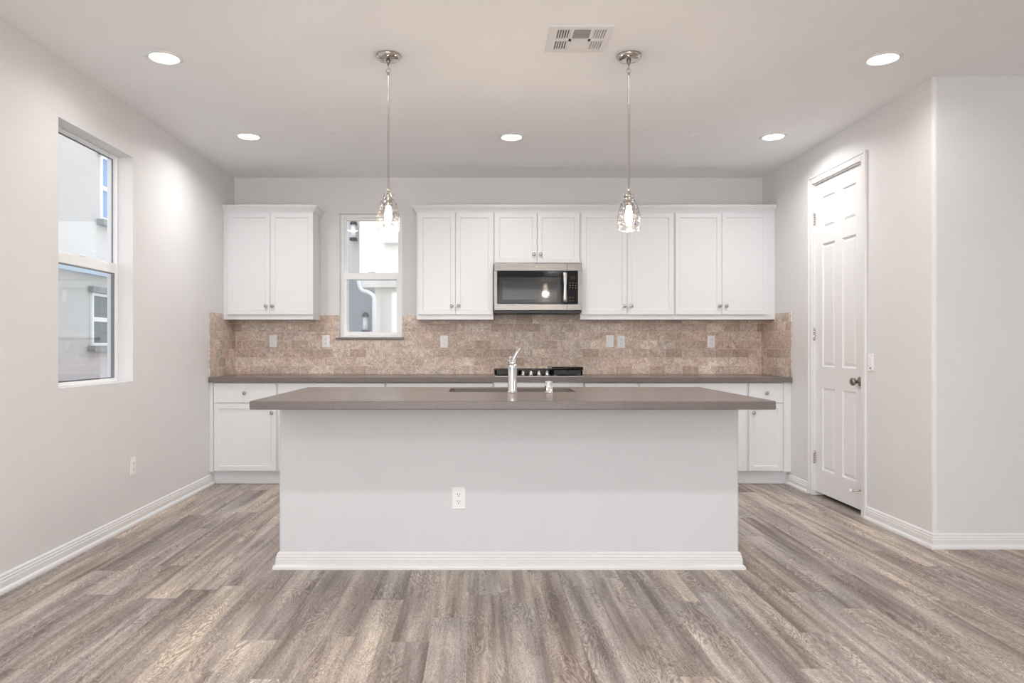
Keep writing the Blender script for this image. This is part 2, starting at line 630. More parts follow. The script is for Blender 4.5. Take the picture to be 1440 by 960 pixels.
m = MB()
m.box(XL - WT, XL, YR - 0.15, W1[0], 0, CZ)
m.box(XL - WT, XL, W1[1], YB, 0, CZ)
m.box(XL - WT, XL, W1[0], W1[1], 0, W1[2])
m.box(XL - WT, XL, W1[0], W1[1], W1[3], CZ)
struct(m.build('wall_left', M['wall']))

m = MB()
m.box(XL - WT, W2[0], YB, YB + WT, 0, CZ)
m.box(W2[1], 4.5, YB, YB + WT, 0, CZ)
m.box(W2[0], W2[1], YB, YB + WT, 0, W2[2])
m.box(W2[0], W2[1], YB, YB + WT, W2[3], CZ)
struct(m.build('wall_back', M['wall']))

# right wall with its rounded outside corner and the wall turning away from it
RC = 0.022
arc = [(XR + RC - RC * math.cos(a), YC + RC - RC * math.sin(a)) for a in [PI / 2 * k / 6 for k in range(7)]]
m = MB()
m.prism([(XR, D0)] + arc + [(XE, YC), (XE, YC + 0.14), (XR + 0.14, YC + 0.14), (XR + 0.14, D0)], 0, DH)
m.box(XR, XR + 0.14, D1, YB, 0, DH)
m.prism([(XR, YB)] + arc + [(XE, YC), (XE, YC + 0.14), (XR + 0.14, YC + 0.14), (XR + 0.14, YB)], DH, CZ)
struct(m.build('wall_right', M['wall']))
m = MB(); m.box(4.36, 4.5, YC + 0.14, YB, 0, CZ)
struct(m.build('wall_pantry', M['wall']))
# walls of the living side, behind and beside the camera, with unseen openings sized for the light they let in
m = MB()
m.box(XE, XE + 0.15, YR - 0.15, -0.65, 0, CZ)
m.box(XE, XE + 0.15, 0.9, YC + 0.14, 0, CZ)
m.box(XE, XE + 0.15, -0.65, 0.9, 0, 0.9)
m.box(XE, XE + 0.15, -0.65, 0.9, 2.2, CZ)
struct(m.build('wall_east', M['wall']))
m = MB()
m.box(XL, -2.05, YR - 0.15, YR, 0, CZ)
m.box(1.85, XE, YR - 0.15, YR, 0, CZ)
m.box(-2.05, 1.85, YR - 0.15, YR, 2.45, CZ)
struct(m.build('wall_rear', M['wall']))

# baseboards : profile (offset from the wall, height)
BB = [(0.0, 0.0), (0.028, 0.0), (0.028, 0.010), (0.025, 0.018), (0.018, 0.023), (0.015, 0.024), (0.015, 0.052), (0.0125, 0.056), (0.0125, 0.066), (0.009, 0.071), (0.009, 0.080), (0.004, 0.086), (0.0, 0.088)]
m = MB(); m.sweep(BB, [((XL, YR), (1, 0)), ((XL, 6.085), (1, 0))])
struct(m.build('baseboard_left', M['white_trim']))
m = MB(); m.sweep(BB, [((XR, 6.085), (-1, 0)), ((XR, D1 + 0.066), (-1, 0))])
struct(m.build('baseboard_corner', M['white_trim']))
m = MB(); m.sweep(BB, [((XR, D0 - 0.066), (-1, 0)), ((XR, YC), (-1, -1)), ((XE, YC), (0, -1))])
struct(m.build('baseboard_right', M['white_trim']))

# ------------------------------------------------------------------ windows
def sash(mb, a0, a1, z0, z1, w, d0, d1, axis):
    """rectangular frame between a0..a1 (along the wall) ; axis 'Y' = wall runs along y, depth is x"""
    for (p0, p1, q0, q1) in ((a0, a0 + w, z0, z1), (a1 - w, a1, z0, z1), (a0 + w, a1 - w, z0, z0 + w), (a0 + w, a1 - w, z1 - w, z1)):
        if axis == 'Y':
            mb.box(d0, d1, p0, p1, q0, q1, 0.002)
        else:
            mb.box(p0, p1, d0, d1, q0, q1, 0.002)


def window(name, axis, a0, a1, z0, z1, din, sgn, fw, sw, rail, ds=1.0, dark='gasket'):
    """double hung window ; din = depth of the frame's room face, sgn = direction outdoors"""
    r = root(name)
    D = lambda k: sorted((din, din + sgn * k))
    def dd(k0, k1):
        return sorted((din + sgn * k0 * ds, din + sgn * k1 * ds))
    m = MB(); sash(m, a0, a1, z0, z1, fw, *dd(0.0, 0.075), axis)
    m.build('window_frame', M['vinyl'], r)
    zm = (z0 + z1) / 2
    # fixed upper sash outside, sliding lower sash inside
    up = MB(); sash(up, a0 + fw, a1 - fw, zm - rail * 0.3, z1 - fw, sw * 0.55, *dd(0.042, 0.07), axis)
    us = up.build('upper_sash', M['vinyl'], r)
    lo = MB(); sash(lo, a0 + fw, a1 - fw, z0 + fw * 0.7, zm + rail * 0.7, sw, *dd(0.008, 0.038), axis)
    e = dd(0.004, 0.040)
    if axis == 'Y':
        lo.box(e[0], e[1], a0 + fw, a1 - fw, zm - 0.030, zm + 0.030, 0.002)
    else:
        lo.box(a0 + fw, a1 - fw, e[0], e[1], zm - 0.030, zm + 0.030, 0.002)
    ls = lo.build('lower_sash', M['vinyl'], r)
    def pane(nm, b0, b1, c0, c1, k, par, mat, thick=0.004):
        q = MB(); e = dd(k, k + thick)
        if axis == 'Y':
            q.box(e[0], e[1], b0, b1, c0, c1)
        else:
            q.box(b0, b1, e[0], e[1], c0, c1)
        return q.build(nm, mat, par)
    pane('pane', a0 + fw + sw * 0.5, a1 - fw - sw * 0.5, zm - rail * 0.2, z1 - fw - sw * 0.5, 0.056, us, M['pane'])
    pane('pane', a0 + fw + sw * 0.9, a1 - fw - sw * 0.9, z0 + fw * 0.7 + sw * 0.9, zm - 0.028, 0.022, ls, M['pane'])
    g = MB(); sash(g, a0 + fw + sw * 0.55 - 0.001, a1 - fw - sw * 0.55 + 0.001, zm, z1 - fw - sw * 0.5, 0.006, *dd(0.0605, 0.088), axis)
    g.build('gasket', M[dark], us)
    g = MB(); sash(g, a0 + fw + sw - 0.001, a1 - fw - sw + 0.001, z0 + fw * 0.7 + sw - 0.001, zm - 0.029, 0.007, *dd(0.0265, 0.074), axis)
    g.build('gasket', M[dark], ls)
    s = MB(); sash(s, a0 + fw, a1 - fw, z0 + fw, zm, 0.012, *dd(0.089, 0.097), axis)
    sf = s.build('screen_frame', M[dark], r)
    pane('insect_screen', a0 + fw + 0.01, a1 - fw - 0.01, z0 + fw + 0.01, zm - 0.01, 0.093, sf, M['screen'], 0.0006)
    lk = MB()
    c = (a0 + a1) / 2
    e = dd(-0.004, 0.02)
    if axis == 'Y':
        lk.box(e[0], e[1], c - 0.03, c + 0.03, zm + 0.030, zm + 0.042, 0.003)
    else:
        lk.box(c - 0.03, c + 0.03, e[0], e[1], zm + 0.030, zm + 0.042, 0.003)
    lk.build('sash_lock', M['vinyl'], ls)
    return r

window('window_1', 'Y', W1[0], W1[1], W1[2], W1[3], XL - 0.100, -1, 0.011, 0.015, 0.050, 0.36)
w2 = window('window_2', 'X', W2[0], W2[1], W2[2], W2[3], YB + 0.055, 1, 0.028, 0.030, 0.036, 1.0, 'vinyl')
m = MB(); m.box(W2[0] - 0.035, W2[1] + 0.02, YB - 0.022, YB + 0.055, W2[2] - 0.020, W2[2] + 0.001, 0.003)
m.build('window_sill', M['quartz'], w2)

# ------------------------------------------------------------------ pantry door
d1 = root('door_1')
leafx = XR + 0.018
def six_panel(th=0.035):
    W, H = D1 - D0 - 0.006, 2.412
    b = bmesh.new()
    st, pw = 0.112, (W - 0.112 * 2 - 0.105) / 2
    us = [0, st, st + pw, st + pw + 0.105, W - st, W]
    zs = [0, 0.185, 0.820, 0.985, 1.935, 2.050, 2.300, H]
    V = {}
    for i, uu in enumerate(us):
        for k, zz in enumerate(zs):
            V[i, k] = b.verts.new((0, uu, zz))
    fs = []
    for i in range(5):
        for k in range(7):
            f = b.faces.new((V[i, k], V[i, k + 1], V[i + 1, k + 1], V[i + 1, k]))
            if i in (1, 3) and k in (1, 3, 5):
                fs.append(f)
    for f in b.faces:
        f.normal_update()
        if f.normal.x > 0:
            f.normal_flip()
    bmesh.ops.inset_individual(b, faces=fs, thickness=0.014, depth=-0.011)
    bmesh.ops.inset_individual(b, faces=fs, thickness=0.010, depth=0.0)
    bmesh.ops.inset_individual(b, faces=fs, thickness=0.022, depth=0.008)
    bk = [b.verts.new((th, uu, zz)) for uu, zz in ((0, 0), (W, 0), (W, H), (0, H))]
    b.faces.new(bk)
    bot = [V[i, 0] for i in range(6)]; top = [V[i, 7] for i in range(6)]
    lft = [V[0, k] for k in range(8)]; rgt = [V[5, k] for k in range(8)]
    b.faces.new(bot + [bk[1], bk[0]])
    b.faces.new(top + [bk[2], bk[3]])
    b.faces.new(lft + [bk[3], bk[0]])
    b.faces.new(rgt + [bk[2], bk[1]])
    return b
m = MB(); m.add(six_panel(), Matrix.Translation((leafx, D0 + 0.003, 0.033)))
leaf = m.build('door_leaf', M['white_trim'], d1)
# casing : stepped profile boards with a head
m = MB()
cw = 0.062
for y0, y1 in ((D0 - cw, D0), (D1, D1 + cw)):
    m.box(XR - 0.012, XR, y0, y1, 0, DH + cw, 0.003)
m.box(XR - 0.018, XR - 0.011, D0 - cw, D0 - cw + 0.02, 0, DH + cw, 0.003)
m.box(XR - 0.018, XR - 0.011, D1 + cw - 0.02, D1 + cw, 0, DH + cw, 0.003)
m.box(XR - 0.012, XR, D0, D1, DH, DH + cw, 0.003)
m.box(XR - 0.018, XR - 0.011, D0 - cw + 0.02, D1 + cw - 0.02, DH + cw - 0.02, DH + cw, 0.003)
m.build('door_casing', M['white_trim'], d1)
m = MB()
for y0, y1 in ((D0 - 0.001, D0 + 0.002), (D1 - 0.002, D1 + 0.001)):
    m.box(XR, XR + 0.14, y0, y1, 0, DH)
m.box(XR, XR + 0.14, D0, D1, DH - 0.007, DH + 0.001)
m.box(XR + 0.055, XR + 0.07, D0 + 0.002, D0 + 0.016, 0, DH - 0.007)
m.box(XR + 0.055, XR + 0.07, D1 - 0.016, D1 - 0.002, 0, DH - 0.007)
m.build('door_jamb', M['white_trim'], d1)
KY, KZ = 4.968, 0.928
m = MB()
m.lathe([(0.031, 0.0), (0.033, 0.003), (0.030, 0.008), (0.016, 0.011), (0.0125, 0.014), (0.0125, 0.032), (0.018, 0.036), (0.0265, 0.043), (0.0285, 0.052), (0.026, 0.061), (0.017, 0.067), (0.001, 0.069)], (leafx + 0.001, KY, KZ), '-X', 28)
m.build('door_knob', M['bronze'], leaf)
m = MB(); m.box(leafx + 0.004, leafx + 0.03, D0 + 0.0005, D0 + 0.0045, KZ - 0.03, KZ + 0.03)
m.build('latch_plate', M['bronze'], leaf)
for hz in (2.18, 1.27, 0.30):
    h = MB()
    for k in range(5):
        h.tube([(XR + 0.008, D1 - 0.002, hz - 0.045 + 0.018 * k + 0.0008), (XR + 0.008, D1 - 0.002, hz - 0.045 + 0.018 * (k + 1) - 0.0008)], 0.0065, 10)
    h.tube([(XR + 0.008, D1 - 0.002, hz - 0.050), (XR + 0.008, D1 - 0.002, hz + 0.050)], 0.0045, 8)
    h.box(XR + 0.008, XR + 0.02, D1 - 0.006, D1 - 0.003, hz - 0.044, hz + 0.044)
    h.build('hinge', M['nickel'], d1)
m = MB()
m.lathe([(0.014, 0), (0.014, 0.004), (0.007, 0.007), (0.006, 0.012), (0.006, 0.072)], (leafx + 0.0005, 4.945, 0.172), '-X', 16)
ds = m.build('door_stop', M['knob'], leaf)
m = MB(); m.lathe([(0.009, 0.071), (0.010, 0.074), (0.010, 0.084), (0.007, 0.087)], (leafx, 4.945, 0.172), '-X', 16)
m.build('rubber_tip', M['plastic'], ds)

# ------------------------------------------------------------------ upper cabinets
UF = 6.353                       # face frame plane
UB, UT = 1.4134, 2.385           # bottom and top of the boxes
DZ0, DZ1 = 1.4577, 2.362         # doors
def wx(px, y):                   # world x of a column of the photograph at depth y
    return (px - VPX) / FPX * y
def upper_cabinet(label, x0, x1, doors, knobs, z0=UB, dz0=DZ0, knob_z=None, mount=True):
    cx = (x0 + x1) / 2
    r = thing('wall_cabinet', (cx, YB, z0), label, 'cabinet', 'white shaker wall cabinets')
    o = Vector((cx, YB, z0))
    m = MB(); m.box(x0 - cx, x1 - cx, UF - YB, -0.002, 0, UT - z0, 0.0015)
    m.build('cabinet_box', M['cabinet'], r)
    for (a, b), kx in zip(doors, knobs):
        d = MB(); d.add(door_bm(b - a, DZ1 - dz0, 0.019, 0.058))
        dr = d.build('door', M['cabinet'], r, (a - cx, UF - 0.0195 - YB, dz0 - z0))
        cabinet_knob(dr, (kx - a, 0.0, knob_z - dz0))
    return r
yd = UF - 0.0195
X = lambda px: wx(px, yd)
DG = 0.0015
KZU = EYE + (VPY - 430.3) / FPX * yd
upper_cabinet('white two-door wall cabinet standing alone between the side wall and small window', XL + 0.001, -1.481,
              [(X(319.5), X(379.8) - DG), (X(379.8) + DG, X(440.3))], [X(374.5), X(383.8)], knob_z=KZU)
xa, xb, xc, xd = X(585.5), X(694.2), X(816.3), X(948.7)
upper_cabinet('tall white two-door wall cabinet between the small window and the microwave', xa, xb - 0.0005,
              [(X(588.0), X(640.4) - DG), (X(640.4) + DG, X(693.3))], [X(635.3), X(645.0)], knob_z=KZU)
MWT = 1.905
upper_cabinet('short white two-door wall cabinet directly above the microwave', xb + 0.0005, xc - 0.0005,
              [(X(695.6), X(755.5) - DG), (X(755.5) + DG, X(814.8))], [X(750.6), X(760.3)], z0=MWT, dz0=MWT + 0.012, knob_z=EYE + (VPY - 357.6) / FPX * yd)
upper_cabinet('tall white two-door wall cabinet just beside the microwave, behind a hanging pendant', xc + 0.0005, xd - 0.0005,
              [(X(817.8), X(882.0) - DG), (X(882.0) + DG, X(947.3))], [X(877.5), X(887.5)], knob_z=KZU)
upper_cabinet('white two-door wall cabinet at the end of the run against the pantry side wall', xd + 0.0005, XR - 0.001,
              [(X(950.2), X(1015.2) - DG), (X(1015.2) + DG, X(1079.8))], [X(1011.3), X(1021.0)], knob_z=KZU)
# crown mouldings along the cabinet tops
CR = [(0.0, UT - 0.012), (0.006, UT - 0.012), (0.008, UT - 0.004), (0.014, UT + 0.004), (0.026, UT + 0.018), (0.034, UT + 0.026), (0.034, UT + 0.032), (0.040, UT + 0.036), (0.040, UT + 0.047), (-0.05, UT + 0.047), (-0.05, UT + 0.001), (0.0, UT + 0.001)]
yf = UF - 0.0008
m = MB(); m.sweep(CR, [((XL + 0.001, yf), (0, -1)), ((-1.4802, yf), (1, -1)), ((-1.4802, YB - 0.002), (1, 0))])
tag(m.build('crown_molding', M['cabinet']), 'white crown moulding topping the lone cabinet near the side wall', 'moulding', 'white crown mouldings')
m = MB(); m.sweep(CR, [((xa - 0.0008, YB - 0.002), (-1, 0)), ((xa - 0.0008, yf), (-1, -1)), ((XR - 0.001, yf), (0, -1))])
tag(m.build('crown_molding', M['cabinet']), 'long white crown moulding topping the cabinets over the microwave', 'moulding', 'white crown mouldings')

# ------------------------------------------------------------------ base cabinets and back countertop
BF = 6.040                       # face frame plane of the base cabinets
CT, CU = 0.914, 0.870            # top and underside of the worktops
yb_ = BF - 0.0195
B = lambda px: wx(px, yb_)
DR0, DR1 = 0.697, 0.862
DO0, DO1 = 0.119, 0.689
def base_cabinet(label, x0, x1, fronts, fill0=0.0, fill1=0.0):
    """fronts : list of (xa, xb, door knob side)"""
    cx = (x0 + x1) / 2
    r = thing('base_cabinet', (cx, YB, 0), label, 'cabinet', 'white base cabinets along the back wall')
    m = MB(); m.box(x0 - cx, x1 - cx, BF - YB, -0.002, 0.112, CU - 0.0005, 0.0015)
    m.build('cabinet_box', M['cabinet'], r)
    m = MB(); m.box(x0 - cx, x1 - cx, 6.092 - YB, 6.107 - YB, 0.0005, 0.1118)
    m.box(x0 - cx, x1 - cx, 6.084 - YB, 6.092 - YB, 0.0005, 0.018, 0.002)
    m.build('toe_kick', M['cabinet'], r)
    for a, b, side in fronts:
        d = MB(); d.add(door_bm(b - a, DR1 - DR0, 0.019, 0.0))
        dr = d.build('drawer', M['cabinet'], r, (a - cx, yb_ - YB, DR0))
        cabinet_knob(dr, ((b - a) / 2, 0, (DR1 - DR0) / 2))
        parts = [(a, b, side)] if side in 'lr' else [(a, (a + b) / 2 - DG, 'r'), ((a + b) / 2 + DG, b, 'l')]
        for pa, pb, sd in parts:
            d = MB(); d.add(door_bm(pb - pa, DO1 - DO0, 0.019, 0.058))
            do = d.build('door', M['cabinet'], r, (pa - cx, yb_ - YB, DO0))
            kx = (pb - pa) - 0.034 if sd == 'r' else 0.034
            cabinet_knob(do, (kx, 0, 0.612 - DO0))
    return r
base_cabinet('white base cabinet with one drawer and door in the corner nearest the large window', XL + 0.03, B(389.7), [(B(300.5), B(388.3), 'r')])
m = MB(); m.box(XL + 0.001, XL + 0.0295, BF - 0.01, BF + 0.02, 0.112, CU - 0.0005)
m.box(XL + 0.001, XL + 0.0295, 6.092, 6.107, 0.0005, 0.112)
m.box(XL + 0.001, XL + 0.0295, BF + 0.019, 6.107, 0.100, 0.1125)
tag(m.build('filler_strip', M['cabinet']), 'narrow white filler strip between the side wall and corner base cabinet', 'filler', 'white filler strips')
base_cabinet('white base cabinet under the small window, mostly behind the island', B(389.7) + 0.0005, B(542.0), [(B(391.3), B(540.8), 'd')])
base_cabinet('white base cabinet directly beside the built-in oven, toward the small window', B(542.0) + 0.0005, B(694.2), [(B(543.4), B(693.0), 'd')])
base_cabinet('narrow white base cabinet directly beside the built-in oven, hidden low behind the island', B(821.0), B(898.2), [(B(822.6), B(896.9), 'l')])
base_cabinet('wide white base cabinet behind the island end, beside the narrow corner unit', B(898.2) + 0.0005, B(1051.8), [(B(899.6), B(1050.3), 'd')])
base_cabinet('narrow white base cabinet with one drawer and door in the corner near the pantry door', B(1051.8) + 0.0005, B(1102.6), [(B(1053.4), B(1101.6), 'l')])
m = MB(); m.box(B(1102.6) + 0.0005, XR - 0.001, BF - 0.01, BF + 0.02, 0.112, CU - 0.0005)
m.box(B(1102.6) + 0.0005, XR - 0.001, 6.092, 6.107, 0.0005, 0.112)
m.box(B(1102.6) + 0.0005, XR - 0.001, BF + 0.019, 6.107, 0.100, 0.1125)
tag(m.build('filler_strip', M['cabinet']), 'white filler strip beside the baseboard near the pantry door', 'filler', 'white filler strips')

m = MB(); m.box(XL + 0.001, XR - 0.001, 5.995, YB - 0.001, CU, CT, 0.003)
tag(m.build('countertop', M['quartz']), 'long taupe quartz countertop along the tiled back wall', 'countertop')

# backsplash : tile facing on three walls, cut around the small window
r = thing('backsplash', (0.2, YB, CT), 'tumbled travertine subway tile backsplash around the back counter', 'backsplash')
TT = 1.465
def bsp(m, boxes, name):
    mm = MB()
    for q in boxes:
        mm.box(q[0] - 0.2, q[1] - 0.2, q[2] - YB, q[3] - YB, q[4] - CT, q[5] - CT)
    mm.build(name, M['tile'], r)
TK = 0.0095
y0_, y1_ = YB - TK, YB - 0.0005
bsp(m, [(XL + 0.001, W2[0] - 0.001, y0_, y1_, CT + 0.0005, UB - 0.001), (-1.480, W2[0] - 0.001, y0_, y1_, UB - 0.001, TT), (W2[0] - 0.001, W2[1] + 0.001, y0_, y1_, CT + 0.0005, W2[2] - 0.0205),
        (W2[1] + 0.001, xa - 0.001, y0_, y1_, CT + 0.0005, TT), (xa - 0.001, xb, y0_, y1_, CT + 0.0005, UB - 0.001), (xb, xc, y0_, y1_, CT + 0.0005, 1.462), (xc, XR - 0.001, y0_, y1_, CT + 0.0005, UB - 0.001)], 'tile_panel')
bsp(m, [(XL + 0.0005, XL + TK, 6.008, YB - TK - 0.0005, CT + 0.0005, UB - 0.001), (XL + 0.0005, XL + TK, 6.008, UF - 0.024, UB - 0.001, TT)], 'tile_panel')
bsp(m, [(XR - TK, XR - 0.0005, 6.008, YB - TK - 0.0005, CT + 0.0005, UB - 0.001), (XR - TK, XR - 0.0005, 6.008, UF - 0.024, UB - 0.001, TT)], 'tile_panel')

# ------------------------------------------------------------------ island
IX0, IX1, IYF, IYB = -1.0576, 1.3756, 3.763, 4.52
r = thing('kitchen_island', ((IX0 + IX1) / 2, (IYF + IYB) / 2, 0), 'long white painted island base standing in front of the back counter', 'island')
icx, icy = (IX0 + IX1) / 2, (IYF + IYB) / 2
SK = (-0.175, 0.560, 4.075, 4.430)       # sink cut-out
m = MB()
b = bmesh.new()
hx, hy = (IX1 - IX0) / 2, (IYB - IYF) / 2
z1 = CT - 0.0405
for (a0, a1, b0, b1) in ((-hx, hx, -hy, -hy + 0.14), (-hx, -hx + 0.12, -hy + 0.14, hy), (hx - 0.12, hx, -hy + 0.14, hy), (-hx + 0.12, hx - 0.12, hy - 0.02, hy)):
    m.box(a0, a1, b0, b1, 0.0005, z1, 0.0 if a1 - a0 < 2.4 else 0.012, 3)
body = m.build('island_body', M['island_paint'], r)
m = MB()
m.sweep(BB, [((-hx, hy), (-1, 0)), ((-hx, -hy), (-1, -1)), ((hx, -hy), (1, -1)), ((hx, hy), (1, 0))])
for v in m.bm.verts:
    v.co.z += 0.0005
m.build('island_baseboard', M['white_trim'], r)

# island worktop with a rounded sink cut-out
def rrect(x0, x1, y0, y1, rad, n=6):
    pts = []
    for (cx, cy, a0) in ((x1 - rad, y1 - rad, 0), (x0 + rad, y1 - rad, 90), (x0 + rad, y0 + rad, 180), (x1 - rad, y0 + rad, 270)):
        for k in range(n + 1):
            a = math.radians(a0 + 90 * k / n)
            pts.append((cx + rad * math.cos(a), cy + rad * math.sin(a)))
    return pts
TX0, TX1, TY0, TY1 = -1.094, 1.416, 3.385, 4.556
def slab_with_hole(outer, inner, z0, z1, ease):
    b = bmesh.new()
    n = len(outer)
    def loop(pts, z):
        return [b.verts.new((x, y, z)) for x, y in pts]
    ocx = sum(p[0] for p in outer) / n; ocy = sum(p[1] for p in outer) / n
    def shrink(pts, e):
        return [(x - e if x > ocx else x + e, y - e if y > ocy else y + e) for x, y in pts]
    L = [loop(inner, z0), loop(shrink(outer, ease), z0), loop(outer, z0 + ease), loop(outer, z1 - ease), loop(shrink(outer, ease), z1), loop(inner, z1)]
    for A, B_ in zip(L, L[1:] + L[:1]):
        for i in range(n):
            j = (i + 1) % n
            b.faces.new((A[i], A[j], B_[j], B_[i]))
    return b
inner = rrect(*SK, 0.035)
outer = rrect(TX0, TX1, TY0, TY1, 0.006)
m = MB(); m.add(slab_with_hole(outer, inner, CT - 0.040, CT, 0.003))
tag(m.build('island_countertop', M['quartz']), 'taupe quartz island countertop with an undermount sink cut-out', 'countertop')

# undermount sink
scx, scy = (SK[0] + SK[1]) / 2, (SK[2] + SK[3]) / 2
r = thing('kitchen_sink', (scx, scy, CT - 0.25), 'stainless undermount sink set into the taupe island countertop', 'sink')
b = bmesh.new()
def lp(b, x0, x1, y0, y1, rad, z):
    return [b.verts.new((x - scx, y - scy, z)) for x, y in rrect(x0, x1, y0, y1, rad)]
g = 0.006
rows = [lp(b, SK[0] - 0.018, SK[1] + 0.018, SK[2] - 0.018, SK[3] + 0.018, 0.05, 0.2095), lp(b, SK[0] - g, SK[1] + g, SK[2] - g, SK[3] + g, 0.04, 0.2095),
        lp(b, SK[0], SK[1], SK[2], SK[3], 0.04, 0.04), lp(b, SK[0] + 0.03, SK[1] - 0.03, SK[2] + 0.03, SK[3] - 0.03, 0.03, 0.012),
        lp(b, SK[0] + 0.28, SK[1] - 0.28, SK[2] + 0.12, SK[3] - 0.12, 0.03, 0.008)]
for A, C_ in zip(rows, rows[1:]):
    for i in range(len(A)):
        j = (i + 1) % len(A)
        b.faces.new((A[i], A[j], C_[j], C_[i])).smooth = True
b.faces.new(rows[-1])
rows2 = [lp(b, SK[0] - 0.018, SK[1] + 0.018, SK[2] - 0.018, SK[3] + 0.018, 0.05, 0.2075), lp(b, SK[0] - g - 0.002, SK[1] + g + 0.002, SK[2] - g - 0.002, SK[3] + g + 0.002, 0.04, 0.2075),
         lp(b, SK[0] - 0.002, SK[1] + 0.002, SK[2] - 0.002, SK[3] + 0.002, 0.04, 0.038), lp(b, SK[0] + 0.03, SK[1] - 0.03, SK[2] + 0.03, SK[3] - 0.03, 0.03, 0.009)]
for A, C_ in zip(rows2, rows2[1:]):
    for i in range(len(A)):
        j = (i + 1) % len(A)
        b.faces.new((A[i], A[j], C_[j], C_[i]))
for i in range(len(rows[0])):
    j = (i + 1) % len(rows[0])
    b.faces.new((rows[0][i], rows[0][j], rows2[0][j], rows2[0][i]))
b.faces.new(rows2[-1])
m = MB(); m.add(b); m.build('basin', M['steel'], r)
m = MB(); m.lathe([(0.045, 0.0085), (0.045, 0.011), (0.036, 0.011), (0.030, 0.0088), (0.004, 0.0086)], seg=28)
m.build('drain', M['chrome'], r)

# faucet, seen from behind
FY = 4.018
r = thing('kitchen_faucet', (wx(720.6, FY), FY, CT), 'chrome single-handle faucet standing behind the island sink', 'faucet')
m = MB(); m.lathe([(0.0285, 0.0003), (0.0285, 0.004), (0.0262, 0.008), (0.0255, 0.012), (0.0250, 0.135), (0.0255, 0.140), (0.0255, 0.150), (0.022, 0.158), (0.012, 0.163)], seg=32)
m.build('faucet_body', M['chrome'], r)
m = MB(); m.tube([(0, 0.0, 0.120), (0, 0.035, 0.150), (0, 0.08, 0.176), (0, 0.13, 0.190), (0, 0.18, 0.190), (0, 0.212, 0.178)], [0.017, 0.0165, 0.016, 0.016, 0.0165, 0.017], 16)
m.tube([(0, 0.208, 0.182), (0, 0.216, 0.165)], [0.0185, 0.0175], 16)
m.build('spout', M['chrome'], r)
m = MB(); m.tube([(-0.002, 0, 0.150), (0.002, 0, 0.172), (0.010, -0.002, 0.196), (0.024, -0.004, 0.222), (0.040, -0.006, 0.249)], [0.023, 0.018, 0.0115, 0.008, 0.0055], 16)
m.build('lever_handle', M['chrome'], r)
AY = 4.012
r = thing('air_gap', (wx(771.8, AY), AY, CT), 'small chrome air gap cap standing on the island beside the faucet', 'air gap')
m = MB(); m.lathe([(0.0245, 0.0003), (0.0245, 0.004), (0.021, 0.005), (0.021, 0.058), (0.0195, 0.063), (0.014, 0.065)], seg=32)
m.build('cap', M['chrome'], r)
m = MB()
for k in (-1, 0, 1):
    m.box(-0.0218 , -0.0195, 0.004 * k - 0.001 - 0.006, 0.004 * k + 0.001 - 0.006, 0.012, 0.04)
m.build('vent_slot', M['slot'], r)

# ------------------------------------------------------------------ cooktop
CX0, CX1 = wx(695.2, 6.06), wx(820.5, 6.06)
ccx = (CX0 + CX1) / 2
CY0, CY1 = 6.050, 6.540
r = thing('gas_cooktop', (ccx, (CY0 + CY1) / 2, CT), 'black gas cooktop with five front knobs set into the back counter', 'cooktop')
hw, hd = (CX1 - CX0) / 2, (CY1 - CY0) / 2
m = MB(); m.box(-hw, hw, -hd, hd, 0.0005, 0.009, 0.003); m.build('tray', M['pale_steel'], r)
m = MB(); m.box(-hw + 0.012, hw - 0.012, -hd + 0.012, hd - 0.012, 0.009, 0.012, 0.001); m.build('top_plate', M['black_gloss'], r)
burn = [(-0.25, -0.11), (-0.25, 0.12), (0.0, 0.06), (0.25, -0.11), (0.25, 0.12)]
for bx, by in burn:
    m = MB(); m.lathe([(0.045, 0.012), (0.043, 0.022), (0.030, 0.024), (0.032, 0.028), (0.032, 0.033), (0.028, 0.035)], (bx, by, 0), seg=24)
    m.build('burner', M['black_iron'], r)
def grate(x0, x1, y0, y1):
    m = MB()
    zt0, zt1 = 0.042, 0.058
    for (a, b_, c, d) in ((x0, x1, y0, y0 + 0.014), (x0, x1, y1 - 0.014, y1), (x0, x0 + 0.014, y0, y1), (x1 - 0.014, x1, y0, y1)):
        m.box(a, b_, c, d, 0.018, zt1, 0.002)
    cx = (x0 + x1) / 2
    m.box(cx - 0.006, cx + 0.006, y0, y1, zt0, zt1, 0.002)
    for k in (0.25, 0.5, 0.75):
        yy = y0 + (y1 - y0) * k
        m.box(x0, x1, yy - 0.006, yy + 0.006, zt0, zt1, 0.002)
    for fx in (x0, x1 - 0.016):
        for fy in (y0, y1 - 0.016):
            m.box(fx, fx + 0.016, fy, fy + 0.016, 0.012, zt0 + 0.004, 0.002)
    return m
gx = -hw + 0.006
third = 0.252
ga, gb = wx(731.0, 6.08) - ccx, wx(776.5, 6.08) - ccx
grate(gx, ga, -hd + 0.020, hd - 0.02).build('grate', M['black_iron'], r)
grate(ga + 0.003, gb - 0.003, -hd + 0.100, hd - 0.02).build('grate', M['black_iron'], r)
grate(gb, hw - 0.006, -hd + 0.020, hd - 0.02).build('grate', M['black_iron'], r)
